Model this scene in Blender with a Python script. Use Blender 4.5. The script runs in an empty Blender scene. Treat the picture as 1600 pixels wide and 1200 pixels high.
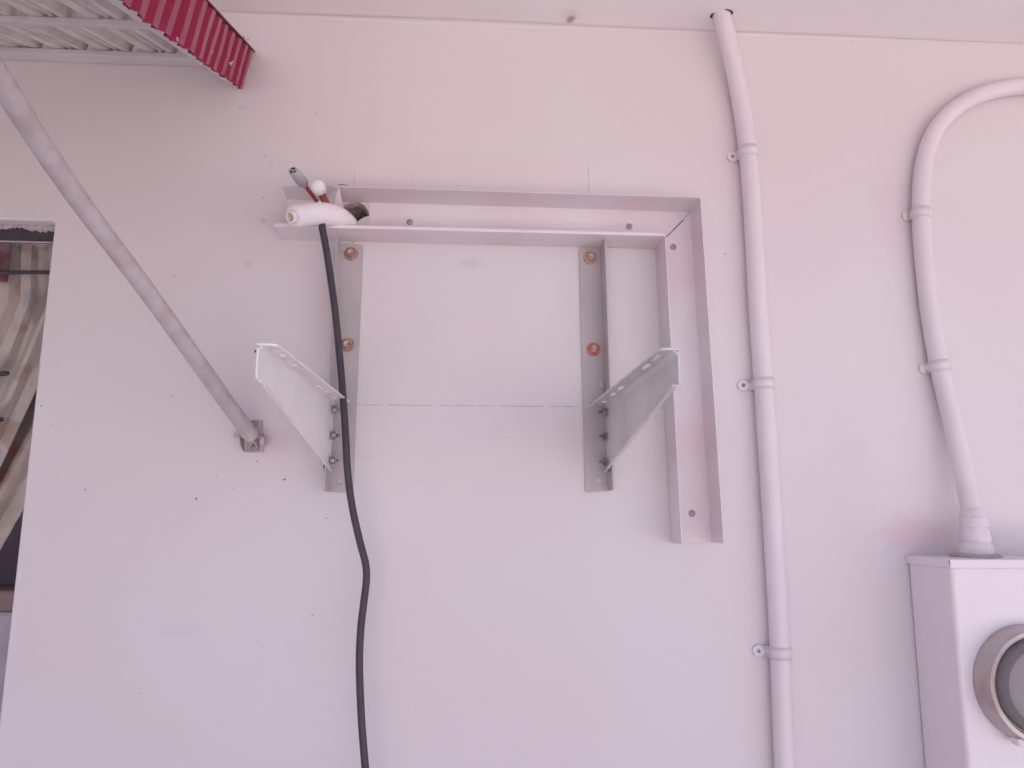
import bpy, math, random
from mathutils import Vector as V, Matrix
from mathutils.geometry import tessellate_polygon
random.seed(7)
S = bpy.context.scene
COL = S.collection
# ------------------------------------------------------------------ camera
F = 1186.0
PIT, YAW, ROL = math.radians(9.6), math.radians(3.1), math.radians(0.3)
CAM = V((0, -1.15, 1.6))
fw = V((math.sin(YAW)*math.cos(PIT), math.cos(YAW)*math.cos(PIT), math.sin(PIT)))
r0 = V((math.cos(YAW), -math.sin(YAW), 0)); u0 = r0.cross(fw)
rt = r0*math.cos(ROL)+u0*math.sin(ROL); up = rt.cross(fw)
cd = bpy.data.cameras.new("camera"); cam = bpy.data.objects.new("camera", cd); COL.objects.link(cam)
cd.sensor_width = 36; cd.lens = 36*F/1600; cd.clip_start = 0.02; cd.clip_end = 400
cam.matrix_world = Matrix(((rt.x, up.x, -fw.x, CAM.x), (rt.y, up.y, -fw.y, CAM.y), (rt.z, up.z, -fw.z, CAM.z), (0, 0, 0, 1)))
S.camera = cam
# ------------------------------------------------------------------ sky, sun, exposure
SUN_EL, SUN_ROT = math.radians(62), math.radians(325)
w = bpy.data.worlds.new("World"); S.world = w; w.use_nodes = True
nt = w.node_tree
sky = nt.nodes.new("ShaderNodeTexSky"); sky.sky_type = 'NISHITA'; sky.sun_disc = False
sky.sun_elevation = SUN_EL; sky.sun_rotation = SUN_ROT; sky.air_density = 1.0; sky.dust_density = 2.0
nt.links.new(sky.outputs[0], nt.nodes["Background"].inputs[0]); nt.nodes["Background"].inputs[1].default_value = 0.09
sl = bpy.data.lights.new("sun", 'SUN'); sl.energy = 4.5; sl.angle = math.radians(0.5); sl.color = (1, .95, .9)
so = bpy.data.objects.new("sun", sl); COL.objects.link(so)
# sky rotation is clockwise from +Y seen from above
sd = V((math.sin(SUN_ROT)*math.cos(SUN_EL), math.cos(SUN_ROT)*math.cos(SUN_EL), math.sin(SUN_EL)))
so.rotation_euler = sd.to_track_quat('Z', 'Y').to_euler(); so.location = (3, -6, 8)
S.view_settings.view_transform = 'Standard'; S.view_settings.look = 'None'
S.view_settings.exposure = 1.62; S.view_settings.gamma = 1
S.render.engine = 'CYCLES'
S.cycles.max_bounces = 10; S.cycles.diffuse_bounces = 6

# ------------------------------------------------------------------ pixel ray onto the plane d metres in front of the wall (wall = y 0)
def ray(x, y): return rt*(x-800)+up*(600-y)+fw*F
def P(x, y, d=0.0):
    r = ray(x, y); return CAM + r*((-d-CAM.y)/r.y)

# ------------------------------------------------------------------ materials
def mat(name, col, rough=.6, metal=0.0, col2=None, nscale=8, bump=0, bscale=60, ndet=4, lo=.4, hi=.6, spec=.5, trans=0):
    m = bpy.data.materials.new(name); m.use_nodes = True
    n = m.node_tree.nodes; l = m.node_tree.links; b = n["Principled BSDF"]
    b.inputs["Base Color"].default_value = (*col, 1); b.inputs["Roughness"].default_value = rough
    b.inputs["Metallic"].default_value = metal; b.inputs["Specular IOR Level"].default_value = spec
    tc = n.new("ShaderNodeTexCoord")
    if col2:
        t = n.new("ShaderNodeTexNoise"); t.inputs["Scale"].default_value = nscale; t.inputs["Detail"].default_value = ndet
        l.new(tc.outputs["Object"], t.inputs["Vector"])
        mr = n.new("ShaderNodeMapRange"); mr.inputs[1].default_value = lo; mr.inputs[2].default_value = hi
        l.new(t.outputs["Fac"], mr.inputs[0])
        mx = n.new("ShaderNodeMix"); mx.data_type = 'RGBA'; mx.inputs[6].default_value = (*col, 1); mx.inputs[7].default_value = (*col2, 1)
        l.new(mr.outputs[0], mx.inputs[0]); l.new(mx.outputs[2], b.inputs["Base Color"])
        m["mix"] = mx.name
    if bump:
        t2 = n.new("ShaderNodeTexNoise"); t2.inputs["Scale"].default_value = bscale; t2.inputs["Detail"].default_value = 5
        l.new(tc.outputs["Object"], t2.inputs["Vector"])
        bp = n.new("ShaderNodeBump"); bp.inputs["Strength"].default_value = bump; bp.inputs["Distance"].default_value = .002
        l.new(t2.outputs["Fac"], bp.inputs["Height"]); l.new(bp.outputs[0], b.inputs["Normal"])
    return m

WALLC = (.70, .655, .672)
M = {}
M['paint'] = mat('painted_wall', WALLC, .55, col2=(.70, .622, .645), nscale=2.6, bump=.12, bscale=45, ndet=1, lo=.38, hi=.68)
M['soffit'] = mat('soffit_paint', (.87, .825, .83), .6, col2=(.84, .79, .80), nscale=4, bump=.15, bscale=30)
M['cove'] = mat('cove_paint', (.66, .61, .64), .7)
M['reveal'] = mat('reveal_paint', (.5, .44, .46), .7, bump=.2)
M['plaster'] = mat('broken_plaster', (.48, .43, .445), .95, col2=(.34, .30, .31), nscale=160, bump=.6, bscale=250)
M['rough'] = mat('broken_mortar', (.44, .34, .34), .95, col2=(.60, .50, .49), nscale=70, bump=1, bscale=120)
M['channel'] = mat('painted_sheet_metal', (.78, .725, .75), .45, col2=(.74, .645, .67), nscale=5, spec=.4)
M['channel_face'] = M['channel']
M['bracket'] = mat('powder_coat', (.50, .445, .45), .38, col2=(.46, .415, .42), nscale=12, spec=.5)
M['bracket_lit'] = mat('powder_coat_lit', (.80, .77, .78), .38, col2=(.76, .73, .74), nscale=12)  # left arm's paler coat paints in the light that falls on it
M['bracket_shaded'] = mat('powder_coat_shaded', (.67, .645, .65), .34, col2=(.59, .56, .57), nscale=12)  # right arm's greyer coat paints in its turned-away, shaded face
M['brass'] = mat('yellow_zinc', (.50, .33, .27), .42, .6, col2=(.34, .20, .17), nscale=160)
M['redzinc'] = mat('red_washer', (.60, .20, .19), .5, .2, col2=(.42, .14, .13), nscale=200)
M['hexhead'] = mat('hex_head_zinc', (.62, .42, .36), .3, .7, col2=(.4, .24, .2), nscale=150)
M['zinc'] = mat('zinc_steel', (.42, .45, .50), .3, .85, col2=(.22, .24, .28), nscale=150)
M['dull'] = mat('dull_screw', (.40, .32, .35), .45, .35)
M['galv'] = mat('weathered_galvanised', (.56, .505, .52), .5, .1, col2=(.47, .40, .405), nscale=45, bump=.3, bscale=90, lo=.36, hi=.66)
M['galv_bright'] = mat('galvanised_plate', (.60, .54, .56), .45, .15, col2=(.40, .33, .35), nscale=60)
M['red'] = mat('red_gloss_paint', (.29, .014, .060), .24, col2=(.6, .5, .52), nscale=70, ndet=3, lo=.70, hi=.72, bump=.1, bscale=40, spec=.25)
M['redtop'] = mat('red_flashing', (.36, .03, .07), .5, col2=(.2, .05, .07), nscale=40)
M['whitechip'] = mat('chipped_white', (.55, .5, .5), .8)
M['sheet'] = mat('old_white_sheet', (.78, .73, .71), .6, col2=(.68, .63, .605), nscale=14)
M['purlin'] = mat('purlin_paint', (.68, .64, .65), .6, col2=(.62, .58, .60), nscale=9)
M['foam'] = mat('white_foam', (.80, .74, .76), .75, bump=.1, bscale=300)
M['foamcore'] = mat('cream_core', (.62, .55, .40), .7)
M['greyfoam'] = mat('grey_foam', (.42, .39, .41), .7)
M['copper'] = mat('copper_tube', (.50, .17, .13), .35, .7, col2=(.36, .11, .09), nscale=90)
M['rubber'] = mat('black_rubber', (.040, .029, .045), .45, col2=(.05, .037, .053), nscale=60)
M['dark'] = mat('dark_frame', (.06, .048, .065), .6, col2=(.045, .036, .05), nscale=30)
M['pvc'] = mat('painted_pvc', (.74, .675, .705), .42, col2=(.71, .645, .68), nscale=9, bump=.1, bscale=60)
M['box'] = mat('box_enamel', (.80, .74, .775), .35, col2=(.78, .72, .76), nscale=4)
M['ring'] = mat('stained_steel', (.50, .455, .46), .38, .55, col2=(.42, .27, .26), nscale=13, lo=.5, hi=.7)
M['pencil'] = mat('pencil_line', (.42, .34, .36), .9)
M['speck'] = mat('dark_speck', (.17, .11, .13), .9)
M['redspeck'] = mat('red_speck', (.3, .01, .03), .9)
M['ground'] = mat('terracotta_paving', (.55, .50, .49), .85, col2=(.49, .445, .435), nscale=3, bump=.3)
M['added_sidewall'] = mat('added_side_wall', (.58, .52, .54), .9, col2=(.50, .45, .47), nscale=3)
M['added_facewall'] = mat('added_facing_wall_paint', (.60, .53, .545), .9, col2=(.53, .465, .48), nscale=3)
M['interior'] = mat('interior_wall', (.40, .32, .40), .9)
M['sill'] = mat('sill_cloth', (.44, .38, .42), .85, col2=(.38, .325, .36), nscale=14)
M['brown'] = mat('brown_band', (.25, .17, .16), .8)
g = bpy.data.materials.new('meter_glass'); g.use_nodes = True; M['glass'] = g
b = g.node_tree.nodes["Principled BSDF"]; b.inputs["Base Color"].default_value = (.9, .88, .88, 1); b.inputs["Roughness"].default_value = .12
b.inputs["Transmission Weight"].default_value = .85; b.inputs["IOR"].default_value = 1.3
M['meterface'] = mat('meter_inside', (.38, .34, .36), .5, col2=(.33, .295, .315), nscale=14)

# ------------------------------------------------------------------ object helpers
def link(o, parent=None):
    COL.objects.link(o)
    if parent: o.parent = parent
    return o
def tag(o, label, cat, group=None):
    o['label'] = label; o['category'] = cat
    if group: o['group'] = group
    return o
def thing(name, label, cat, loc=(0, 0, 0), group=None):
    o = bpy.data.objects.new(name, None); o.empty_display_size = .05; o.location = loc
    link(o); return tag(o, label, cat, group)

class MB:
    def __init__(s): s.v = []; s.f = []; s.sm = []
    def add(s, vs, fs, sm=False):
        n = len(s.v); s.v += [tuple(v) for v in vs]; s.f += [tuple(i+n for i in f) for f in fs]; s.sm += [sm]*len(fs); return s
    def hexa(s, q, off):
        """four corner points + offset vector"""
        a = [V(p) for p in q]; b = [p+V(off) for p in a]
        return s.add(a+b, [(3, 2, 1, 0), (4, 5, 6, 7), (0, 1, 5, 4), (1, 2, 6, 5), (2, 3, 7, 6), (3, 0, 4, 7)])
    def prism(s, poly, off):
        n = len(poly); a = [V(p) for p in poly]; b = [p+V(off) for p in a]
        return s.add(a+b, [tuple(range(n))[::-1], tuple(range(n, 2*n))]+[(i, (i+1) % n, (i+1) % n+n, i+n) for i in range(n)])
    def box(s, lo, hi):
        x0, y0, z0 = lo; x1, y1, z1 = hi
        return s.hexa([(x0, y0, z0), (x1, y0, z0), (x1, y1, z0), (x0, y1, z0)], (0, 0, z1-z0))
    def tube(s, path, rad, seg=20, cap=True, sm=True):
        pts = [V(p) for p in path]; n = len(pts)
        rr = rad if isinstance(rad, (list, tuple)) else [rad]*n
        T = [((pts[min(i+1, n-1)]-pts[max(i-1, 0)]).normalized()) for i in range(n)]
        a = V((0, 0, 1)) if abs(T[0].z) < .9 else V((0, 1, 0)); N = (a-T[0]*a.dot(T[0])).normalized()
        vs = []
        for i in range(n):
            N = (N-T[i]*N.dot(T[i])).normalized(); B = T[i].cross(N)
            for k in range(seg):
                t = 2*math.pi*k/seg; vs.append(pts[i]+(N*math.cos(t)+B*math.sin(t))*rr[i])
        fs = [(i*seg+k, i*seg+(k+1) % seg, (i+1)*seg+(k+1) % seg, (i+1)*seg+k) for i in range(n-1) for k in range(seg)]
        s.add(vs, fs, sm)
        if cap:
            s.add(vs[:seg], [tuple(range(seg))[::-1]]); s.add(vs[-seg:], [tuple(range(seg))])
        return s
    def lathe(s, base, axis, prof, seg=32, sm=True, rot=0):
        """prof: list of (distance along the axis, radius)"""
        ax = V(axis).normalized(); a = V((0, 0, 1)) if abs(ax.z) < .9 else V((1, 0, 0))
        N = (a-ax*a.dot(ax)).normalized(); B = ax.cross(N); vs = []; base = V(base)
        for (h, r) in prof:
            for k in range(seg):
                t = 2*math.pi*k/seg+rot; vs.append(base+ax*h+(N*math.cos(t)+B*math.sin(t))*max(r, 1e-5))
        n = len(prof)
        return s.add(vs, [(i*seg+k, i*seg+(k+1) % seg, (i+1)*seg+(k+1) % seg, (i+1)*seg+k) for i in range(n-1) for k in range(seg)], sm)
    def build(s, name, m, parent=None, bevel=0, seg=2):
        me = bpy.data.meshes.new(name); me.from_pydata(s.v, [], s.f)
        me.polygons.foreach_set("use_smooth", s.sm); me.update()
        import bmesh
        bm = bmesh.new(); bm.from_mesh(me); bmesh.ops.remove_doubles(bm, verts=bm.verts, dist=1e-6)
        bmesh.ops.recalc_face_normals(bm, faces=bm.faces)
        for e in bm.edges:
            if len(e.link_faces) == 2 and e.calc_face_angle(0) > .7: e.smooth = False
        bm.to_mesh(me); bm.free()
        me.materials.append(M[m] if isinstance(m, str) else m)
        o = link(bpy.data.objects.new(name, me), parent)
        if parent is not None and parent.type == 'EMPTY':
            o.location = -parent.location if not parent.parent else (0, 0, 0)
        if bevel:
            bv = o.modifiers.new("bevel", 'BEVEL'); bv.width = bevel; bv.segments = seg; bv.limit_method = 'ANGLE'; bv.angle_limit = math.radians(40)
        return o

def smooth(pts, n=10):
    """Catmull-Rom through the points"""
    p = [V(q) for q in pts]; p = [p[0]*2-p[1]]+p+[p[-1]*2-p[-2]]; out = []
    for i in range(1, len(p)-2):
        for k in range(n):
            t = k/n; a, b_, c, d = p[i-1:i+3]
            out.append(.5*((2*b_)+(c-a)*t+(2*a-5*b_+4*c-d)*t*t+(3*b_-a-3*c+d)*t**3))
    out.append(p[-2]); return out

def stain_or_glow(m, spots):
    """soft stains and painted glows of the given centres / radii / strengths / colours mixed into a material's base colour"""
    n = m.node_tree.nodes; l = m.node_tree.links; bs = n["Principled BSDF"]
    tc = n.new("ShaderNodeTexCoord"); nz = n.new("ShaderNodeTexNoise"); nz.inputs["Scale"].default_value = 60; nz.inputs["Detail"].default_value = 3
    l.new(tc.outputs["Object"], nz.inputs["Vector"])
    for (c, r, st, col, ax) in spots:
        mp = n.new("ShaderNodeMapping"); mp.vector_type = 'TEXTURE'; mp.inputs["Location"].default_value = c; mp.inputs["Scale"].default_value = ax
        l.new(tc.outputs["Object"], mp.inputs[0])
        ln = n.new("ShaderNodeVectorMath"); ln.operation = 'LENGTH'; l.new(mp.outputs[0], ln.inputs[0])
        ad = n.new("ShaderNodeMath"); ad.operation = 'MULTIPLY_ADD'; ad.inputs[1].default_value = .9*r; l.new(nz.outputs["Fac"], ad.inputs[0]); l.new(ln.outputs["Value"], ad.inputs[2])
        mr = n.new("ShaderNodeMapRange"); mr.inputs[1].default_value = r*.7; mr.inputs[2].default_value = r*1.5; mr.inputs[3].default_value = st; mr.inputs[4].default_value = 0
        mr.interpolation_type = 'SMOOTHSTEP'; l.new(ad.outputs[0], mr.inputs[0])
        mx = n.new("ShaderNodeMix"); mx.data_type = 'RGBA'; mx.inputs[7].default_value = (*col, 1)
        src = bs.inputs["Base Color"].links[0].from_socket
        l.new(src, mx.inputs[6]); l.new(mr.outputs[0], mx.inputs[0]); l.new(mx.outputs[2], bs.inputs["Base Color"])

# ================================================================== SETTING
ZC = P(1128, 51).z              # underside of the soffit
o = MB().box((-40, -60, -.3), (40, .3, 0)).build('ground', 'ground'); o['kind'] = 'structure'
# soffit: one slab with a hole where the conduit passes is not needed, the pipe enters its own broken rim
mb = MB(); mb.box((-5, -1.45, ZC), (5, .25, ZC+.14))
o = mb.build('ceiling', 'soffit', None, .004); o['kind'] = 'structure'
stain_or_glow(M['soffit'], [(P(892, 31, .02), .009, .75, (.22, .17, .18), (1, 1.4, 1)), (P(890, 22, .03), .022, .22, (.4, .33, .35), (1, 1, 1))])

# two unseen walls outside the frame, added to block and bounce light
o = tag(MB().box((-3.0, -4.7, 0), (-2.8, -.9, 2.6)).build('added_side_wall', 'added_sidewall'), 'added unseen wall far to the left, blocking light', 'wall')
o = tag(MB().box((-3, -4.9, 0), (9, -4.7, 2.05)).build('added_facing_wall', 'added_facewall'), 'added unseen wall opposite the house, blocking sky and bouncing light', 'wall')

# ---- house wall with the window opening and the broken pipe hole
WX, WZ = P(85, 345).x-.0, P(60, 344.5).z
WB = .55
def rnd_rect(x0, x1, z0, z1, r, n=5):
    out = []
    for cx, cz, a0 in ((x1-r, z1-r, 0), (x0+r, z1-r, 90), (x0+r, z0+r, 180), (x1-r, z0+r, 270)):
        for k in range(n+1):
            a = math.radians(a0+90*k/n); out.append((cx+r*math.cos(a), cz+r*math.sin(a)))
    return out
hx = [(534, 322), (548, 317), (560, 316), (570, 321), (576, 330), (577, 337), (570, 339), (562, 343), (556, 349), (551, 356), (546, 366), (540, 368), (530, 366), (523, 358), (521, 344), (525, 330)]
hole = [(P(*q).x, P(*q).z) for q in hx][::-1]
wall = thing('house_wall', 'pale pink painted house wall behind the brackets, pipes and meter box', 'wall', (0, 0, 0))
x0, x1, z0, z1 = -5, 5, 0, ZC-.002
mb = MB()
ro = .004
win = rnd_rect(-2.0, WX, WB, WZ, .006)
win_o = rnd_rect(-2.0-ro, WX+ro, WB-ro, WZ+ro, .006+ro)
loops = [[V((x0, 0, z0)), V((x1, 0, z0)), V((x1, 0, z1)), V((x0, 0, z1))], [V((x, 0, z)) for x, z in win_o], [V((x, 0, z)) for x, z in hole]]
flat = [p for lp in loops for p in lp]
mb.add(flat, [tuple(t) for t in tessellate_polygon(loops)])
def ringset(rings, sm=True):
    n = len(rings[0]); vs = [p for r in rings for p in r]
    mb.add(vs, [(i*n+k, i*n+(k+1) % n, (i+1)*n+(k+1) % n, (i+1)*n+k) for i in range(len(rings)-1) for k in range(n)], sm)
rg = []
for k in range(5):
    a = math.pi/2*k/4; off = ro*(1-math.sin(a)); dep = ro*(1-math.cos(a))
    rg.append([V((x, dep, z)) for x, z in rnd_rect(-2.0-off, WX+off, WB-off, WZ+off, .006+off)])
rg.append([V((x, .16, z)) for x, z in win])
ringset(rg)
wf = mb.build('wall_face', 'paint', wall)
mb = MB()      # broken inside of the pipe hole
rings = []
for j, (d, sc) in enumerate(((0, 1), (.012, .93), (.03, .98), (.06, .86), (.10, .9))):
    cx = sum(p[0] for p in hole)/len(hole); cz = sum(p[1] for p in hole)/len(hole)
    rings.append([V((cx+(x-cx)*sc*(1+random.uniform(-.06, .06)*(j > 0)), d, cz+(z-cz)*sc*(1+random.uniform(-.06, .06)*(j > 0)))) for x, z in hole])
n = len(hole); vs = [p for r in rings for p in r]
mb.add(vs, [(i*n+k, i*n+(k+1) % n, (i+1)*n+(k+1) % n, (i+1)*n+k) for i in range(len(rings)-1) for k in range(n)]+[tuple(range(4*n, 5*n))])
mb.build('broken_hole', 'rough', wall)
# painted bead along the wall/soffit joint
mb = MB(); vs = []; rc = .006
for i in range(81):
    x = -5+i*.125; r_ = rc*(1+.25*math.sin(i*1.3)+.2*math.sin(i*.37))
    vs += [V((x, -r_+r_*math.cos(math.pi/2*k/6)-.0004, ZC-r_+r_*math.sin(math.pi/2*k/6)-.0006)) for k in range(7)]
mb.add(vs, [(i*7+k, (i+1)*7+k, (i+1)*7+k+1, i*7+k+1) for i in range(80) for k in range(6)], True)
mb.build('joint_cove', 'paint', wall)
stain_or_glow(M['paint'], [
    (P(412, 345), .007, .30, (.33, .25, .27), (1, 1, .8)), (P(388, 412), .007, .22, (.36, .28, .3), (1.3, 1, .8)),
    (P(423, 257), .005, .16, (.36, .28, .3), (1, 1, 1.5)), (P(735, 412), .014, .30, (.50, .40, .42), (1.8, 1, .8)),
    (P(378, 168), .006, .22, (.33, .3, .33), (2.2, 1, .7)), (P(644, 274), .004, .2, (.4, .3, .32), (1, 1, 1)),
    (P(430, 560), .05, .10, (.62, .45, .50), (1, 1, 1)), (P(1425, 835), .055, .42, (.68, .44, .49), (1.3, 1, .8)), (P(1388, 330), .06, .28, (.68, .50, .56), (.7, 1, 1.6)),  # pink spots by meter box and conduit: glow painted into the wall colour
    (P(428, 690), .030, .30, (.64, .42, .46), (1, 1, 1)), (P(760, 262), .05, .26, (.70, .50, .54), (3.4, 1, .7)), (P(1145, 250), .03, .2, (.68, .52, .57), (.6, 1, 2)), (P(1330, 780), .09, .2, (.68, .54, .58), (.7, 1, 2)), (P(280, 985), .02, .12, (.5, .42, .45), (2.5, 1, .7)),  # pink glow painted by the rod hinge, trunking and conduits; last spot a smudge
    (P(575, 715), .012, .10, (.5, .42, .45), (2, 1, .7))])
# pencil lines
def line(pts, wd, name='pencil_mark', m='pencil', jag=0, label=None):
    mb = MB()
    for i in range(len(pts)-1):
        a, b_ = P(*pts[i]), P(*pts[i+1]); d = (b_-a).normalized(); nn = V((-d.z, 0, d.x))
        L = (b_-a).length; k = max(1, int(L/.004)); prev = None
        for j in range(k):
            if jag and random.random() < jag: continue
            p = a+(b_-a)*(j/k); q = a+(b_-a)*((j+1)/k); ww = wd*random.uniform(.5, 1.2)
            mb.add([p-nn*ww+V((0, -.0004, 0)), q-nn*ww+V((0, -.0004, 0)), q+nn*ww+V((0, -.0004, 0)), p+nn*ww+V((0, -.0004, 0))], [(0, 1, 2, 3)])
    o = mb.build(name, m, wall)
    if label: o['label'] = label
    return o
line([(556, 632.5), (905, 635.5)], .00045, jag=.18, label='long level pencil line between the two brackets')
line([(1025, 637), (1038, 638)], .0005)
line([(919, 253), (920, 302)], .0005, jag=.12, label='short upright pencil line above the right bracket')
line([(555, 257), (553, 291)], .0004, jag=.2, label='short upright pencil line above the left bracket')
line([(551, 374), (551, 381)], .0004)
line([(529, 289), (536, 288.5), (543, 290)], .0009, m='dark')
mb = MB(); mr = MB()
for (x, y, r) in [(493, 177, .0012), (307, 779, .0018), (133, 765, .0014), (125, 462, .001), (91, 570, .001), (65, 634, .0014), (445, 749, .0015), (442, 750, .0010), (365, 763, .001), (510, 810, .0012),
                  (488, 961, .0012), (414, 243, .001), (411, 309, .001), (402, 721, .0012), (375, 592, .0008), (270, 618, .001), (1133, 397, .0013), (1333, 65, .001), (717, 290, .001), (792, 683, .001), (272, 432, .001), (410, 1009, .0009),
                  (83, 665, .0009), (1592, 660, .0008), (219, 1083, .001), (433, 1095, .0008), (339, 743, .0008), (835, 50, .001), (1043, 34, .0009), (704, 583, .0007), (388, 62, .0015), (653, 752, .0007), (1330, 68, .0008), (346, 1110, .0006)]:
    c = P(x, y)+V((0, -.0005, 0)); k = 7
    mb.add([c+V((math.cos(t*6.283/k)*r*random.uniform(.6, 1.1), 0, math.sin(t*6.283/k)*r*random.uniform(.6, 1.2))) for t in range(k)], [tuple(range(k))])
mb.build('dirt_specks', 'speck', wall)
c = P(399, 549)+V((0, -.0005, 0)); mr.add([c+V((math.cos(t*.8)*.0016, 0, math.sin(t*.8)*.0024)) for t in range(8)], [tuple(range(8))])
mr.build('red_fleck', 'redspeck', wall)

# ================================================================== WINDOW
wn = thing('window', 'dark framed barred window at the left edge with a cracked plaster lintel', 'window', P(0, 362, -.05))
fz = P(60, 360, -.020).z; WL = -1.95
mb = MB(); mb.box((WL, .021, P(60, 378, -.021).z), (WX-.001, .030, WZ-.0015)); mb.build('frame', 'dark', wn, .001)
mb = MB(); zb = P(60, 378, -.021).z; mb.box((WL, .019, zb-.0016), (WX-.001, .022, zb)); mb.build('glazing_bead', 'reveal', wn)
mb = MB(); N = 160; top = WZ-.0005; xs = [WX-.0015-i*.0022 for i in range(N)]
up_ = [V((x, .0205, top)) for x in xs]; lw = [V((x, .0205, fz+.0005+random.uniform(-.0012, .0018)+.0025*math.sin(x*60)-(.003 if .02 < (WX-x) < .055 else 0))) for x in xs]
mb.add(up_+lw, [(i, i+1, N+i+1, N+i) for i in range(N-1)])
mb.add([p+V((0, -.002, 0)) for p in up_+lw], [(i, i+1, N+i+1, N+i) for i in range(N-1)])
mb.add(lw+[p+V((0, -.002, 0)) for p in lw], [(i, i+1, N+i+1, N+i) for i in range(N-1)])
mb.build('plaster_lintel', 'plaster', wn)
gr = MB(); gr.tube([P(-400, 426, -.07), P(79, 425.5, -.07)], .0034, 12); gr.build('bar', 'dark', wn)
for (a, b_) in (((-60, 592), (13, 583)), ((-60, 668), (4, 655))):
    g_ = MB(); pa = smooth([P(*a, -.07), P((a[0]+b_[0])/2, (a[1]+b_[1])/2-1, -.07), P(*b_, -.07)], 6)
    g_.tube(pa, [.0042]*(len(pa)-1)+[.0034], 12); g_.build('scroll_end', 'dark', wn)
mb = MB(); mb.box((-2.2, .155, WB+.02), (WX+.25, .26, P(10, 955, -.155).z)); mb.build('inner_sill', 'sill', wn, .008)
mb = MB(); zt = P(10, 955, -.155).z; mb.box((-2.2, .15, zt), (WX+.25, .26, P(10, 922, -.155).z)); mb.build('sill_edge', 'brown', wn, .006)
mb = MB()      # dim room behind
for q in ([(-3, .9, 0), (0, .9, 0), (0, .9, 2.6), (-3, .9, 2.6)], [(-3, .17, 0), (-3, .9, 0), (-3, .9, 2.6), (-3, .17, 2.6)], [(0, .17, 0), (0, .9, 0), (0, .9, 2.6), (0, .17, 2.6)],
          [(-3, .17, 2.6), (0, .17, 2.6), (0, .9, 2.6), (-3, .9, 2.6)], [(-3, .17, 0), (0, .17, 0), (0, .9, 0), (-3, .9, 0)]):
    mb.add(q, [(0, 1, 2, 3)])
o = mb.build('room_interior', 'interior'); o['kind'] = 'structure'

def curtain_mat(name, base, c2, c3, flower=None):
    m = mat(name, base, .9, col2=c2, nscale=11, lo=.52, hi=.60, ndet=1)
    n = m.node_tree.nodes; l = m.node_tree.links; bs = n["Principled BSDF"]
    tc = n.new("ShaderNodeTexCoord"); t = n.new("ShaderNodeTexNoise"); t.inputs["Scale"].default_value = 17; t.inputs["Detail"].default_value = 2
    mp = n.new("ShaderNodeMapping"); mp.inputs["Location"].default_value = (3, 1, 7); l.new(tc.outputs["Object"], mp.inputs[0]); l.new(mp.outputs[0], t.inputs["Vector"])
    mr = n.new("ShaderNodeMapRange"); mr.inputs[1].default_value = .56; mr.inputs[2].default_value = .62; l.new(t.outputs["Fac"], mr.inputs[0])
    mx = n.new("ShaderNodeMix"); mx.data_type = 'RGBA'; mx.inputs[7].default_value = (*c3, 1)
    l.new(bs.inputs["Base Color"].links[0].from_socket, mx.inputs[6]); l.new(mr.outputs[0], mx.inputs[0]); l.new(mx.outputs[2], bs.inputs["Base Color"])
    if flower: stain_or_glow(m, flower)
    return m
def curtain(name, label, xr, xl, y0, y1, d0, sweep, m, wav, amp):
    """pleated sheet; right edge xr(t) / left edge xl(t) given in pixels on the plane d0 behind the wall"""
    NX, NZ = 110, 60; mb = MB(); vs = []
    for j in range(NZ+1):
        t = j/NZ; y = y0+(y1-y0)*t; a, b_ = P(xr(t), y, -d0), P(xl(t), y, -d0)
        for i in range(NX+1):
            s_ = i/NX; p = a+(b_-a)*s_; L = (a-b_).length
            ph = s_*L/wav*6.283+.5*math.sin(3*t)
            am = amp*(.55+.45*t)
            vs.append(V((p.x+.3*am*math.sin(2*ph), d0+am*(math.sin(ph)+.35*math.sin(2.3*ph+1)), p.z)))
    mb.add(vs, [(j*(NX+1)+i, j*(NX+1)+i+1, (j+1)*(NX+1)+i+1, (j+1)*(NX+1)+i) for j in range(NZ) for i in range(NX)], True)
    o = mb.build(name, m); sf = o.modifiers.new("thick", 'SOLIDIFY'); sf.thickness = .0015
    return tag(o, label, 'curtain')
cm1 = curtain_mat('floral_curtain', (.52, .465, .445), (.38, .345, .34), (.42, .33, .285))
def xr1(t):
    y = 355+t*435
    return 110 if y < 470 else 110-(y-470)*.42 if y < 560 else 72-(y-560)*.47
curtain('curtain', 'grey floral curtain gathered behind the window bar, hanging in front', xr1, lambda t: -330-60*t, 355, 790, .115, 0, cm1, .040, .013)
cm2 = curtain_mat('beige_curtain', (.55, .47, .43), (.50, .43, .39), (.43, .37, .335),
                  [(P(24, 705, -.17), .024, .95, (.60, .26, .21), (1, 3, .9)), (P(14, 742, -.17), .024, .8, (.46, .24, .20), (1, 3, 1)), (P(6, 800, -.17), .03, .5, (.36, .33, .24), (1, 3, 1.2))])
def xr2(t):
    y = 540+t*390
    return 110 if y < 650 else 110-(y-650)*.52 if y < 760 else 53-(y-760)*.55
curtain('curtain', 'beige curtain with a coral flower swept aside lower in the window', xr2, lambda t: -330-80*t, 540, 920, .165, 0, cm2, .06, .014)
cm3 = mat('maroon_curtain', (.15, .05, .07), .9, col2=(.28, .20, .22), nscale=30)
curtain('curtain', 'narrow maroon patterned curtain at the top left corner of the window', lambda t: 17-6*t, lambda t: -150, 360, 440, .09, 0, cm3, .03, .004)

# ================================================================== AWNING
T0 = P(390, 82, .004)
ua = -ray(602, 301).normalized()                      # down the slope, away from the wall
va = V((-.18, 0, -.98)).normalized(); na = ua.cross(va).normalized()
if na.x < 0: na = -na                                 # outward (towards +x)
AL, HF = .85, .066
aw = thing('awning', 'old corrugated awning with a red scalloped side valance over the window', 'awning', T0)
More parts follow.
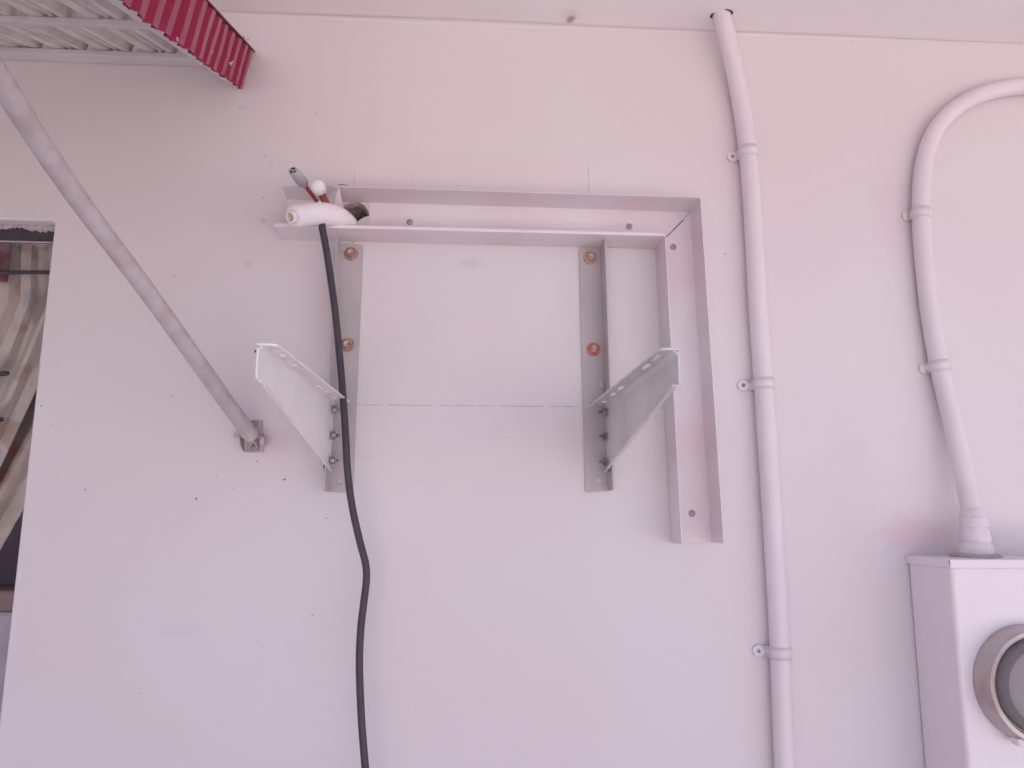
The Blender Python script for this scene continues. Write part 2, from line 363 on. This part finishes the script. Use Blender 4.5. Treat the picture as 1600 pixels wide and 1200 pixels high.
# side valance, flutes run across the strip
mb = MB(); per = .0460; prof = []
a = 0
while a < AL:
    k = random.uniform(-.0012, .0012)
    prof += [(a, 0), (a+.0180+k, 0), (a+.0225+k, .0070), (a+.0400+k, .0070), (a+.0450+k, 0)]
    a += per
NB = 8; vs = []
for (aa, hgt) in prof:
    for j in range(NB+1):
        bb = HF*j/NB; jag = (0.0 if j < NB else random.uniform(-.0012, .0016))
        vs.append(T0+ua*(aa+.0006*math.sin(bb*60+aa*40))+va*(bb+jag)+na*(hgt+.0012*math.sin(aa*23)+.0003*math.sin(bb*90+aa*25)))
mb.add(vs, [(i*(NB+1)+j, (i+1)*(NB+1)+j, (i+1)*(NB+1)+j+1, i*(NB+1)+j+1) for i in range(len(prof)-1) for j in range(NB)])
o = mb.build('side_valance', 'red', aw); sf = o.modifiers.new("thick", 'SOLIDIFY'); sf.thickness = .0012; sf.offset = -1
# top flashing
mb = MB(); q = [T0+ua*-.006-na*.012+va*-.004, T0+ua*-.006+na*.008+va*-.004, T0+ua*AL+na*.008+va*-.004, T0+ua*AL-na*.012+va*-.004]
mb.hexa(q, -va*.0014); mb.build('top_flashing', 'redtop', aw, .0004)
# inner edge trim (angle) under the valance
inn = V((-1, 0, 0))
mb = MB(); c0 = T0+va*(HF-.006)-na*.002
mb.hexa([c0+ua*.004, c0+ua*AL, c0+ua*AL+inn*.021+V((0, 0, .004)), c0+ua*.004+inn*.021+V((0, 0, .004))], V((0, 0, .003)))
mb.hexa([c0+ua*.004+V((-.0005, 0, .0035)), c0+ua*AL+V((-.0005, 0, .0035)), c0+ua*AL+V((-.003, 0, .0035)), c0+ua*.004+V((-.003, 0, .0035))], -va*.05)
mb.build('edge_trim', 'purlin', aw, .0006)
# roof sheet
uy = ua; S0 = P(130, 77, .024); nz = uy.cross(V((1, 0, 0))).normalized()
if nz.z < 0: nz = -nz
def on_sheet(px, py):
    r = ray(px, py); t = (S0-CAM).dot(nz)/r.dot(nz); return CAM+r*t
xr_ = T0.x-.008
def sx(a_): return xr_ + ua.x/abs(ua.y)*0*a_
prof = []; x = 0
while x < 1.9:
    for (dx, h) in ((0, 0), (.010, 0), (.017, .015), (.030, .015), (.037, 0), (.045, 0), (.0485, .007), (.0515, .007), (.054, .001), (.057, .001), (.0595, .007), (.0625, .007), (.066, 0)):
        prof.append((x+dx, h))
    x += .070
vs = []; NA = 6
for (xx, h) in prof:
    base = V((T0.x-.006-xx, 0, 0)); 
    # start on the line through S0 in x
    s = S0+V((1, 0, 0))*(base.x-S0.x)+ua*(-.020)
    for j in range(NA+1): vs.append(s+ua*(AL+.02)*j/NA+nz*h)
mb = MB(); mb.add(vs, [(i*(NA+1)+j, (i+1)*(NA+1)+j, (i+1)*(NA+1)+j+1, i*(NA+1)+j+1) for i in range(len(prof)-1) for j in range(NA)])
o = mb.build('roof_sheet', 'sheet', aw); sf = o.modifiers.new("thick", 'SOLIDIFY'); sf.thickness = .0008; sf.offset = 1
# purlins (first on the wall, then the outer ones)
zl = P(130, 85.5, .024).z
mb = MB(); mb.box((-2.25, -.024, zl), (T0.x-.010, -.001, S0.z-.0005)); mb.build('purlin', 'purlin', aw, .001)
pt = on_sheet(90, 26.5)
for k, off in enumerate((0, .2, .4)):
    c = pt+ua*off; pr = V((1, 0, 0))
    L = T0.x-.010+ua.x*((c-T0).length if False else (abs(c.y)/abs(ua.y)))
    lo, hi = V((-2.2, c.y, c.z)), V((L, c.y, c.z))
    mb = MB(); mb.hexa([lo, hi, hi+V((0, .013, .0052)), lo+V((0, .013, .0052))], V((0, .001, -.0095)))
    mb.build('purlin', 'purlin', aw, .0012)
# nail + bent tab by the wall end of the valance
mb = MB(); mb.tube([P(381, 57, .002), P(380.5, 66, .004), P(382, 73, .004)], .0009, 6); mb.tube([P(382, 77, .006), P(391, 84, .004)], .0011, 6)
mb.build('nail', 'speck', aw)

# ================================================================== SUPPORT ROD
rod = thing('support_rod', 'weathered grey metal tube propping the awning, slanting across the left', 'support rod', P(397, 690, .01))
pp = [P(394, 683, .022), P(346, 617, .075), P(230, 455, .205), P(115, 301, .345), P(0, 126, .50), P(-110, -50, .62)]
path = smooth(pp, 10)
mb = MB(); mb.tube(path, .0111, 28); mb.build('tube', 'galv', rod)
stain_or_glow(M['galv'], [(P(333, 582, .09), .007, .95, (.62, .58, .60), (1, 3, 1.5)), (P(25, 150, .46), .012, .6, (.55, .52, .55), (1, 2, 2)), (P(119, 325, .33), .003, .9, (.25, .04, .05), (1, 2, 1)),
                  (P(176, 395, .26), .003, .9, (.12, .07, .08), (1, 3, 1)), (P(390, 677, .035), .008, .6, (.55, .5, .53), (1, 1, 1))])
pl = MB(); q = [P(391, 657), P(411, 657), P(413, 707), P(385, 707)]
pl.hexa([p+V((0, -.0005, 0)) for p in q], V((0, -.002, 0))); base = pl.build('base_plate', 'galv_bright', rod, .0006)
cl = MB()
for (xa, xb, ya, yb) in ((379, 381, 676, 707), (401.5, 404, 668, 705)):
    a, b_ = P(xa, ya, .002), P(xb, yb, .002)
    cl.prism([a, b_, b_+V((0, -.018, .006)), V((.5*(a.x+b_.x), -.026, .5*(a.z+b_.z))), a+V((0, -.018, -.006))], V((.0016, 0, 0)))
cl.build('clevis', 'galv_bright', rod, .0004)
pb = MB(); pb.tube([P(366, 681, .016), P(409, 683, .016)], .0031, 12); pb.build('pin', 'galv', rod)
pb = MB(); pb.lathe(P(408, 689, .016), (1, 0, -.1), [(0, 0), (0, .0085), (.006, .0085), (.006, 0)], 6, False); pb.build('nut', 'galv', rod, .0006)
def screw(at, r, parent, m='dull', name='screw', star=True):
    s_ = MB(); s_.lathe(at, (0, -1, 0), [(0, r), (.0006, r), (.0019, r*.72), (.0023, r*.45), (.0016, r*.36), (.0016, 0)], 20)
    return s_.build(name, m, parent)
screw(P(399, 662, .0025), .0052, rod, 'dull'); screw(P(397, 700, .0025), .0050, rod, 'dull')

# ================================================================== AC BRACKETS
def ac_bracket(side, label, m_arm, m_rail):
    """side = +1 right bracket (flange and arm on its right), -1 left bracket"""
    if side > 0: TL, TR, BR, BL = P(904, 388), P(937.5, 386), P(948, 770), P(914, 770)
    else: TL, TR, BR, BL = P(568, 383), P(534, 381), P(518, 770), P(552, 770)
    R_ = thing('wall_bracket', label, 'bracket', BL, 'air conditioner brackets on the wall')
    # rail: base plate with rounded corners and a hole, plus an outstanding flange
    up1 = (TL-BL).normalized(); rx = (TR-TL).normalized(); Wd = (TR-TL).length; H = (TL-BL).length
    def q(u, v): return BL+rx*u+up1*v
    out = []; r = .005
    for (cu, cv, a0, s) in ((r, r, 180, 1), ):
        for k in range(5):
            a = math.radians(a0+90*k/4); out.append((cu+r*math.cos(a), cv+r*math.sin(a)))
    out += [(Wd, 0), (Wd, H)]
    for k in range(5):
        a = math.radians(90+90*k/4); out.append((r+r*math.cos(a), H-r+r*math.sin(a)))
    hl = []
    hp = ([P(929, 604), P(934, 753)] if side > 0 else [P(541, 602), P(531, 753)])
    for h in hp:
        d = h-BL; hl.append([(d.dot(rx)+.0046*math.cos(t*6.283/16), d.dot(up1)+.0046*math.sin(t*6.283/16)) for t in range(16)][::-1])
    loops = [[V((a, b_, 0)) for a, b_ in lp] for lp in [out]+hl]
    tri = tessellate_polygon(loops); fl = [p for lp in loops for p in lp]
    mb = MB(); th = .0025
    front = [q(p.x, p.y)+V((0, -th-.0006, 0)) for p in fl]; back = [q(p.x, p.y)+V((0, -.0006, 0)) for p in fl]
    mb.add(front, [tuple(t) for t in tri]); mb.add(back, [tuple(t)[::-1] for t in tri])
    k = 0
    for lp in loops:
        n_ = len(lp)
        mb.add(front[k:k+n_]+back[k:k+n_], [(i, (i+1) % n_, (i+1) % n_+n_, i+n_) for i in range(n_)]); k += n_
    mb.build('rail_plate', m_rail, R_)
    # flange standing out from the plate
    mb = MB(); FD = .042
    def fp(v, d): return q(Wd, v)+V((0, -d, 0))
    poly = [fp(0, .0005), fp(0, FD-.006), fp(.002, FD-.002), fp(.006, FD), fp(H-.006, FD), fp(H-.002, FD-.002), fp(H, FD-.006), fp(H, .0005)]
    mb.prism(poly, rx*.0023); mb.build('rail_flange', m_rail, R_, .0005)
    # slots seen on the flange edge
    # arm: side web + top flange with slots + narrow bottom hem
    yt = 636; X0 = q(Wd, 0).x + (-.0022 if side > 0 else .0022)
    k = 1/1.6
    L = .432
    zt = (P(937, 637).z if side > 0 else P(533, 631).z)
    Xr = P(944, 640).x if side > 0 else P(523, 640).x
    z_tip = P(1056, 547, L).z if side > 0 else P(410, 540, L).z
    Xt = P(1059, 560, L).x if side > 0 else P(403.5, 560, L).x
    zb_tip = P(1060, 599, L).z if side > 0 else P(404, 592, L).z
    zb0 = P(946, 735, .012).z if side > 0 else P(516, 735, .012).z
    def pt(d, z):   # on web plane
        t = (d-.01)/(L-.01); return V((Xr+(Xt-Xr)*t, -d, z))
    def zt_at(d): return zt+(z_tip-zt)*(d/L)
    web = [pt(.008, zt_at(.008)), pt(L-.004, zt_at(L)), pt(L-.0012, zt_at(L)-.0012), pt(L, zt_at(L)-.004), pt(L, zb_tip+.003), pt(L-.001, zb_tip+.0008), pt(L-.004, zb_tip), pt(L-.05 if side > 0 else L-.045, zb_tip-.001), pt(.05, zb0+.030 if side > 0 else zb0+.028), pt(.012, zb0)]
    # bottom runs straight from tip to root
    web = web[:8]+[pt(.014, zb0)]
    inx = V((-side*1, 0, 0))
    tube_t = .0022
    mb = MB(); mb.prism(web, inx*tube_t*-1); arm = mb.build('arm', m_arm, R_, .0006)
    # top flange with slots
    def fwd(d): return .0245-.0070*d/L
    def tp(d, u): return pt(d, zt_at(d))+inx*u
    rr = .008
    outl = [(.008, -.0022), (L, -.0022)]
    for j in range(6):
        a = math.pi/2*j/5; outl.append((L-rr+rr*math.cos(a), fwd(L)-rr+rr*math.sin(a)))
    outl += [(.012, fwd(0))]
    sl = []
    for (c, ln) in ((.065, .018), (.136, .030), (.188, .036), (.340, .040), (.392, .036)):
        s_ = []
        for j in range(8):
            a = math.pi*(j/7)-math.pi/2; s_.append((c+ln/2-.0038+.0038*math.cos(a), .0098+.0038*math.sin(a)))
        for j in range(8):
            a = math.pi*(j/7)+math.pi/2; s_.append((c-ln/2+.0038+.0038*math.cos(a), .0098+.0038*math.sin(a)))
        sl.append(s_[::-1])
    loops = [[V((a, b_, 0)) for a, b_ in lp] for lp in [outl]+sl]
    tri = tessellate_polygon(loops); fl = [p for lp in loops for p in lp]
    lo_ = [tp(p.x, p.y)+V((0, 0, 0)) for p in fl]; hi_ = [p+V((0, 0, .0023)) for p in lo_]
    mb = MB(); mb.add(lo_, [tuple(t) for t in tri]); mb.add(hi_, [tuple(t)[::-1] for t in tri]); kk = 0
    for lp in loops:
        n_ = len(lp); mb.add(lo_[kk:kk+n_]+hi_[kk:kk+n_], [(i, (i+1) % n_, (i+1) % n_+n_, i+n_) for i in range(n_)]); kk += n_
    mb.build('arm_flange', m_arm, arm)
    # rounded inside bend between web and top flange
    mb = MB(); vs = []; rb = .007
    for d in [.012+(L-.0135)*i/12 for i in range(13)]:
        c = pt(d, zt_at(d))+inx*(rb+.0001)+V((0, 0, -rb))
        vs += [c-inx*rb*math.cos(math.pi/2*k/6)+V((0, 0, rb*math.sin(math.pi/2*k/6)-.0002)) for k in range(7)]
    mb.add(vs, [(i*7+k, (i+1)*7+k, (i+1)*7+k+1, i*7+k+1) for i in range(12) for k in range(6)], True)
    d = L-.0015; mb.add(vs[-7:]+[pt(d, zt_at(d))+inx*.0001+V((0, 0, -.0002))], [tuple(range(8))]); mb.build('arm_bend', m_arm, arm)
    # bottom hem turned inwards like the top
    mb = MB(); a, b_ = pt(L-.006, zb_tip), pt(.012, zb0-.001)
    if side > 0: hw = inx*.0048
    else: hw = inx*.0026
    mb.hexa([a, a+hw, b_+hw, b_], V((0, 0, -.0022))); mb.build('arm_hem', m_arm, arm, .0005)
    mb = MB(); c = b_+V((side*.002, 0, -.001)); mb.hexa([c, c+inx*-.007, c+inx*-.007+V((0, -.012, .008)), c+V((0, -.012, .008))], V((0, 0, .001))); mb.build('arm_tab', 'dark', arm)
    # bolts through the flange and the arm
    for (bx, by) in (((943, 644), (945, 682), (947, 722)) if side > 0 else ((524, 640), (522, 680), (519, 719))):
        c = P(bx, by, .026); wx = pt(.026, c.z).x; c.x = wx
        hd = MB(); hd.lathe(c+inx*.0022, inx, [(0, .0066), (.0012, .0066), (.0012, .0001)], 20, False)
        hd.lathe(c+inx*.0034, inx, [(0, .0055), (.0040, .0055), (.0047, .0046), (.0047, .0001)], 6, False, .3)
        bolt = hd.build('bolt', 'zinc', R_, .0003)
        th_ = MB(); th_.lathe(c+inx*.0080, inx, [(i*.0005, .0024-(i % 2)*.0004) for i in range(11)]+[(.0052, .0001)], 14, False); th_.build('thread', 'zinc', bolt)
    # wall anchors
    for i, (sx_, sy) in enumerate(((922, 403), (927, 546)) if side > 0 else ((549, 397), (543, 539))):
        c = P(sx_, sy, .0032)
        wm = MB(); wm.lathe(c, (0, -1, 0), [(0, .0108), (.0016, .0108), (.0020, .0100), (.0020, .0001)], 28, False)
        anchor = wm.build('anchor_washer', 'redzinc' if (side > 0 and i == 1) else 'brass', R_)
        if side > 0 and i == 1: anchor['label'] = 'red tinted washer'
        hm = MB(); hm.lathe(c+V((0, -.0020, 0)), (0, -1, 0), [(0, .0062), (.0042, .0062), (.0050, .0052), (.0044, .003), (.0044, .0001)], 6, False, .4+i)
        hm.build('hex_head', 'hexhead', anchor, .0003)
    return R_
ac_bracket(-1, 'left of the two white metal brackets, behind the hanging black cable', 'bracket_lit', 'bracket')
ac_bracket(+1, 'right of the two white metal brackets, beside the upright trunking', 'bracket_shaded', 'bracket')

# ================================================================== CABLE TRUNKING (open U channel round the brackets)
DEP = .058; TH = .0012
tr = thing('cable_trunking', 'open metal trunking channel turning a corner above the brackets, missing its cover', 'trunking', P(1077, 332))
oc = P(1078, 332); ic = P(1024, 388)          # outer and inner corner on the wall
lo_o = P(449, 312); lo_i = P(443, 374)        # left end
bo_o = P(1112, 847); bo_i = P(1048.5, 848)    # bottom end
# horizontal leg
mb = MB(); e = V((0, -.0008, 0))
mid = V((0, -TH, 0)); D = V((0, -DEP, 0))
hb = [P(535, 316.5), oc, ic, P(535, 378.5)]
# base sheet of the horizontal leg with a notch round the hole
bp = [(P(577, 318)), oc, ic, P(540, 377.5), P(556, 376), P(576, 372), P(580, 340)]
bp = [P(577.5, 317), oc, ic, P(577.5, 375)]
mb.hexa([p+e for p in bp], mid)
zt1 = P(531, 316); mb.hexa([zt1+e, oc+e, oc+D, P(531, 316)+D], V((0, 0, TH)))
mb.hexa([lo_i+e, ic+e, ic+D, lo_i+D], V((0, 0, -TH)))
# short lip turned inwards at the tip of the lower flange
mb.hexa([lo_i+D, ic+D, ic+D+V((0, 0, .0035)), lo_i+D+V((0, 0, .0035))], V((0, .001, 0)))
hleg = mb.build('horizontal_leg', 'channel', tr, .0003)
mb = MB(); g1 = V((.0006, 0, -.0006))
mb.hexa([oc+e+g1, bo_o+e, bo_i+e, ic+e+g1], mid*1.2)
mb.hexa([oc+e+g1, bo_o+e, bo_o+D, oc+D+g1], V((-TH, 0, 0)))
mb.hexa([ic+e+g1, bo_i+e, bo_i+D, ic+D+g1], V((TH, 0, 0)))
vleg = mb.build('vertical_leg', 'channel', tr, .0003)
# visible mitre gap
mb = MB()
def strip(a, b_, wd, off):
    d = (b_-a).normalized(); nn = d.cross(V((0, 1, 0))).normalized()*wd; o_ = V((0, -off, 0))
    mb.add([a-nn+o_, b_-nn+o_, b_+nn+o_, a+nn+o_], [(0, 1, 2, 3)])
strip(P(1041, 371), P(1067, 345), .0006, .0026)
mb.build('mitre_gap', 'dark', tr)
for (x, y) in ((640, 347), (983, 354), (1052, 386), (1081, 802)):
    screw(P(x, y, .0022), .0052, tr, 'dull', 'screw')
# loose left end piece of trunking overlapping the pipe hole
oe = thing('trunking_offcut', 'short grey end piece of trunking behind the white pipe, partly over the hole', 'trunking', P(470, 345))
mb = MB(); A = [P(449, 312, .006), P(505, 313.5, .008), P(505, 370, .010), P(446, 372, .006)]
mb.hexa(A, V((0, -.0012, 0)))
# bent tab: stands out from the wall and leans across the hole
mb.hexa([P(505, 313.5, .008), P(505, 370, .010), P(545, 361, .030), P(530, 290, .056), P(498, 291, .056)][:1]+[P(505, 370, .010), P(545, 361, .030), P(530, 290.5, .057)], V((0, -.0012, 0)))
mb.prism([P(505, 313.5, .0085), P(530, 290.5, .0575), P(497, 291, .0565)], V((0, -.0012, 0)))
mb.hexa([P(449, 312, .007), P(505, 313, .007), P(497, 291, .055), P(440, 290, .055)], V((0, 0, .0012)))
mb.build('channel_piece', 'channel', oe, .0003)

# ================================================================== PIPES AND CABLE
fp = smooth([P(458, 338.5, .105), P(477, 335.5, .088), P(500, 334, .076), P(519, 336.5, .060), P(533, 343.5, .043), P(542, 352, .020), P(545, 354, -.06)], 8)
ip = thing('insulated_pipe', 'fat white foam insulated pipe curling left out of the wall hole', 'pipe', fp[0])
mb = MB(); ax0 = (fp[0]-fp[1]).normalized()
R1 = .0168
fp2 = [fp[0]+ax0*.0004]+fp
mb.tube(fp, [R1-.0022, R1-.0006]+[R1]*(len(fp)-2), 32, cap=False)
mb.lathe(fp[0], ax0, [(0, R1-.0022), (.0012, R1-.004), (.0012, .0098), (-.001, .0098)], 32)
mb.build('foam_sleeve', 'foam', ip)
mb = MB(); mb.lathe(fp[0], ax0, [(-.004, .0096), (.0055, .0092), (.0062, .0082), (.0062, .0062), (-.008, .0058)], 28); mb.build('inner_tube', 'foam', ip)
mb = MB(); mb.lathe(fp[0], ax0, [(-.004, .0060), (.0046, .0060), (-.005, .002), (-.005, .0001)], 24); mb.build('core', 'foamcore', ip)
mb = MB(); c = P(499.5, 317, .088); mb.lathe(c-V((0, 0, .002)), (0, -.2, 1), [(0, .0042), (.002, .0036), (.0045, .0012), (.005, .0001)], 10); mb.build('foam_tag', 'foam', ip)

t1 = thing('copper_tube', 'thin copper tube with a slim grey cap angled up to the left', 'copper tube', P(500, 318, .05))
mb = MB(); pa = smooth([P(540, 366, -.04), P(530, 350, .01), P(508, 330, .045), P(493, 312, .065), P(476, 289, .085)], 6); mb.tube(pa, .0031, 14); mb.build('tube', 'copper', t1)
mb = MB(); a, b_ = P(475.5, 288, .086), P(457.5, 266.5, .128); ax = (b_-a).normalized(); Ln = (b_-a).length
mb.lathe(a, ax, [(-.001, .0031), (.002, .0068), (.006, .0082), (Ln*.6, .0078), (Ln-.001, .0066), (Ln, .0058), (Ln, .0046)], 28); cap = mb.build('cap', 'greyfoam', t1)
mb = MB(); mb.lathe(a, ax, [(Ln-.002, .0048), (Ln-.002, .0001)], 20); mb.build('cap_recess', 'dark', cap)
mb = MB(); N_ = ax.cross(V((0, 0, 1))).normalized(); B_ = ax.cross(N_)
for an in (math.pi/2, math.pi/2+2.09, math.pi/2+4.19):
    dd = N_*math.cos(an)+B_*math.sin(an); c = a+ax*(Ln-.0018); tt = ax.cross(dd)*.0009
    mb.hexa([c-tt, c+tt, c+tt+dd*.0048, c-tt+dd*.0048], ax*.0014)
mb.build('cap_spokes', 'greyfoam', cap)
t2 = thing('copper_tube', 'copper tube with a round white cap pointing at the viewer', 'copper tube', P(505, 318, .05))
mb = MB(); pa = smooth([P(545, 368, -.04), P(536, 352, .01), P(516, 330, .045), P(507, 312, .07), P(499, 297, .088)], 6); mb.tube(pa, .0056, 18); mb.build('tube', 'copper', t2)
mb = MB(); a, b_ = P(499, 296, .080), P(495.5, 289.5, .110); ax = (b_-a).normalized(); Ln = (b_-a).length
mb.lathe(a, ax, [(0, .0060), (.001, .0094), (.004, .0106), (Ln-.006, .0104), (Ln-.002, .0090), (Ln, .0064), (Ln+.0006, .0001)], 12, True); mb.build('cap', 'foam', t2)

cb = smooth([P(542, 368, -.05), P(534, 356, .02), P(518, 346, .060), P(505, 347, .072), P(503.5, 356, .074), P(509, 385, .070), P(516, 430, .066), P(524, 490, .062), P(531, 560, .058), P(536, 620, .056), P(540, 680, .055), P(543, 735, .054),
             P(550, 790, .052), P(562, 845, .050), P(571, 880, .048), P(572.5, 905, .047), P(568, 945, .046), P(563.5, 985, .046), P(561.5, 1040, .046), P(564, 1110, .047), P(567, 1155, .048), P(572, 1215, .05), P(578, 1300, .05), P(580, 1500, .05)], 8)
mb = MB(); mb.tube(cb, .0052, 18); tag(mb.build('power_cable', 'rubber'), 'black rubber cable hanging from the pipe hole down past the left bracket', 'cable')

# ================================================================== CONDUITS
def conduit(pts, r, label, clips, clipw, left=True):
    c = thing('conduit', label, 'conduit', pts[-1])
    path = smooth(pts, 10); mb = MB(); mb.tube(path, r, 28); mb.build('pipe', 'pvc', c)
    for (x, y, tail, lift, head) in clips:
        ctr = min(path, key=lambda p: (p-P(x, y, r)).length)
        i = path.index(ctr); ax = (path[min(i+1, len(path)-1)]-path[max(i-1, 0)]).normalized()
        if ax.z < 0: ax = -ax
        sidev = V((-1, 0, 0)); sidev = (sidev-ax*sidev.dot(ax)).normalized(); outv = V((0, -1, 0))
        mb = MB(); W = clipw; hwid = W/2
        prof = [];  R2 = r+.0008
        y0_ = ctr.y
        fl = -(ctr.y)-.0006             # distance from axis back to the wall
        prof.append((R2+tail, -(fl-.0018))); prof.append((R2+.001, -(fl-.0018)))
        for k in range(13):
            an = math.radians(-25+ (205)*k/12); prof.append((R2*math.cos(an), R2*math.sin(an)))
        vs = []
        for (s_, o_) in prof:
            p = ctr+sidev*s_+outv*o_; vs += [p-ax*hwid, p+ax*hwid]
        mb.add(vs, [(2*i, 2*i+2, 2*i+3, 2*i+1) for i in range(len(prof)-1)], True)
        cl_ = mb.build('saddle_clip', 'pvc', c); sf = cl_.modifiers.new('thick', 'SOLIDIFY'); sf.thickness = .0011; sf.offset = 0
        # rounded ear of the clip
        e_ = MB(); ec = ctr+sidev*(R2+tail)+outv*(-(fl-.0006))
        e_.lathe(ec, (0, -1, 0), [(0, hwid), (.0021, hwid*.97), (.0021, .0001)], 20, False); e_.build('clip_ear', 'pvc', cl_)
        if head:
            s = screw(ec+outv*.0021, .0032, cl_, 'galv_bright', 'clip_screw')
            x_ = MB(); cc = ec+outv*.0044
            for rot in (.3, .3+math.pi/2):
                dd = V((math.cos(rot), 0, math.sin(rot))); tt = V((-math.sin(rot), 0, math.cos(rot)))*.0004
                x_.add([cc-dd*.0018-tt, cc+dd*.0018-tt, cc+dd*.0018+tt, cc-dd*.0018+tt], [(0, 1, 2, 3)])
            x_.build('screw_slot', 'dark', s)
    return c
r1 = .0145
pts = [P(1122, 12, .046)+V((0, 0, .03)), P(1128, 26, .044), P(1137, 62, .034), P(1148, 110, .022), P(1158, 165, .0165), P(1167, 225, .0155), P(1174, 300, .0155), P(1180, 400, .0155), P(1185.5, 500, .0155), P(1193, 600, .0155), P(1199.5, 700, .0155), P(1206, 800, .0155), P(1212.5, 900, .0155),
       P(1218, 1000, .0155), P(1222, 1100, .0155), P(1226.5, 1210, .0155), P(1231, 1400, .0155)]
c1 = conduit(pts, r1, 'straight white painted conduit running from the soffit down past the trunking', [(1170, 241, .006, 0, True), (1193, 600, .012, 0, True), (1218, 1017, .012, 0, True)], .0175)
# broken paint rim round the conduit where it enters the soffit
mb = MB(); cc = P(1128, 26, .044); cc.z = ZC
for (a0, a1, wmax) in ((-95, -5, .0042), (150, 205, .0050), (100, 118, .002)):
    nn = 10; vs = []
    for k in range(nn+1):
        a = math.radians(a0+(a1-a0)*k/nn); ww = wmax*math.sin(math.pi*k/nn)**.7*random.uniform(.55, 1.1)
        vs += [cc+V((math.cos(a)*(r1+.0004), math.sin(a)*(r1+.0004), -.0006)), cc+V((math.cos(a)*(r1+.0006+ww), math.sin(a)*(r1+.0006+ww), -.0006))]
    mb.add(vs, [(2*k, 2*k+1, 2*k+3, 2*k+2) for k in range(nn)])
mb.build('soffit_crack', 'dark', c1)
r2 = .0138
pts = [P(1800, 128, .016), P(1680, 131, .0155), P(1600, 135, .0150), P(1570, 138, .015), P(1530, 149, .015), P(1492, 170, .015), P(1464, 200, .015), P(1449, 234, .015), P(1441, 275, .015), P(1439, 320, .015), P(1440.5, 370, .015), P(1446, 430, .015), P(1453, 490, .015), P(1466, 565, .016), P(1481, 630, .020), P(1497, 700, .028),
       P(1511, 765, .038), P(1519, 800, .045), P(1525, 830, .048), P(1527, 860, .048)]
c2 = conduit(pts, r2, 'curved white painted conduit bending from the right edge down into the meter box', [(1440, 336, .0012, 0, False), (1466, 571, .0016, 0, False)], .0175)
mb = MB(); a, b_ = P(1519, 796, .045), P(1525, 868, .050); ax = (b_-a).normalized(); Ln = (b_-a).length
pf = [(-.001, r2), (.002, .0165), (.012, .0168), (.013, .019), (.026, .0192), (.027, .0182), (.030, .0196), (.034, .0196), (.036, .0204), (.046, .0206), (.048, .0195), (.052, .0225), (.064, .0228), (Ln, .0235)]
mb.lathe(a, ax, pf, 40); mb.v = [tuple(V(p)+V((random.uniform(-1, 1), random.uniform(-1, 1), random.uniform(-1, 1)))*.0006) for p in mb.v]; cp = mb.build('coupling', 'pvc', c2)
md = M['pvc'].copy(); md.name = 'caulked_pvc'; M['pvcd'] = md
md.node_tree.nodes["Principled BSDF"].inputs["Roughness"].default_value = .7
stain_or_glow(md, [(P(1500, 790, .06), .004, .6, (.35, .28, .3), (1, 3, .7)), (P(1514, 797, .06), .004, .6, (.35, .28, .3), (1.6, 3, .5)), (P(1504, 820, .06), .004, .5, (.4, .3, .33), (2.2, 3, .4)), (P(1524, 840, .06), .0035, .6, (.4, .32, .35), (1, 3, .7)),
           (P(1507, 846, .06), .0045, .55, (.36, .28, .3), (1.8, 3, .4)), (P(1537, 852, .06), .004, .5, (.4, .32, .35), (1.6, 3, .4))])
cp.data.materials[0] = md

# ================================================================== METER BOX
bx0 = P(1417, 885).x+.001; BD = .108; zt = P(1484, 874, BD).z
mx = thing('meter_box', 'white metal electric meter box at the lower right with a round glass window', 'meter box', (bx0+.15, 0, zt-.3))
mb = MB(); mb.box((bx0, -BD+.002, zt-.50), (bx0+.30, -.001, zt-.004)); mb.build('body', 'box', mx, .006, 4)
mb = MB(); mb.box((bx0-.0025, -BD-.0015, zt-.0125), (bx0+.3025, -.0006, zt)); mb.build('lid', 'box', mx, .0015)
mb = MB(); c = P(1484, 876, BD+.0018); mb.box((c.x-.0012, c.y-.0004, c.z-.005), (c.x-.0004, c.y, c.z+.001)); mb.build('lid_seam', 'dark', mx)
# hub plate under the conduit
mb = MB(); hc = P(1524, 868, .050); hc.z = zt+.0002
mb.lathe(hc, (0, 0, 1), [(0, .034), (.003, .034), (.005, .030), (.005, .022)], 30); mb.build('hub_plate', 'plaster', mx)
cpt = P(1607, 1067, BD)
mt = MB(); mt.lathe(cpt+V((0, .0005, 0)), (0, -1, 0), [(0, .0765), (.003, .0765), (.006, .0755), (.026, .0735), (.0285, .072), (.0285, .0665), (.022, .0655), (.022, .063)], 72); ring = mt.build('meter_ring', 'ring', mx)
mt = MB(); mt.lathe(cpt, (0, -1, 0), [(.015, .0655), (.0225, .0655), (.0225, .064), (.015, .064)], 72); mt.build('gasket', 'rubber', ring)
mt = MB(); mt.lathe(cpt, (0, -1, 0), [(.003, .063), (.030, .0625), (.048, .0585), (.056, .050), (.060, .036), (.0615, .0001)], 64); mt.build('glass_cover', 'glass', mx)
mt = MB(); mt.lathe(cpt, (0, -1, 0), [(.0025, .0635), (.004, .060), (.0045, .0001)], 64); mt.build('meter_plate', 'meterface', mx)
mt = MB(); mt.lathe(cpt, (0, -1, 0), [(.004, .046), (.028, .044), (.030, .040), (.030, .0001)], 48); mt.build('meter_drum', 'meterface', mx)
lt = MB(); c = P(1596, 1160, BD+.020); lt.box((c.x-.006, c.y-.003, c.z-.005), (c.x+.012, c.y+.012, c.z+.005)); lt.build('ring_latch', 'foam', mx, .002)
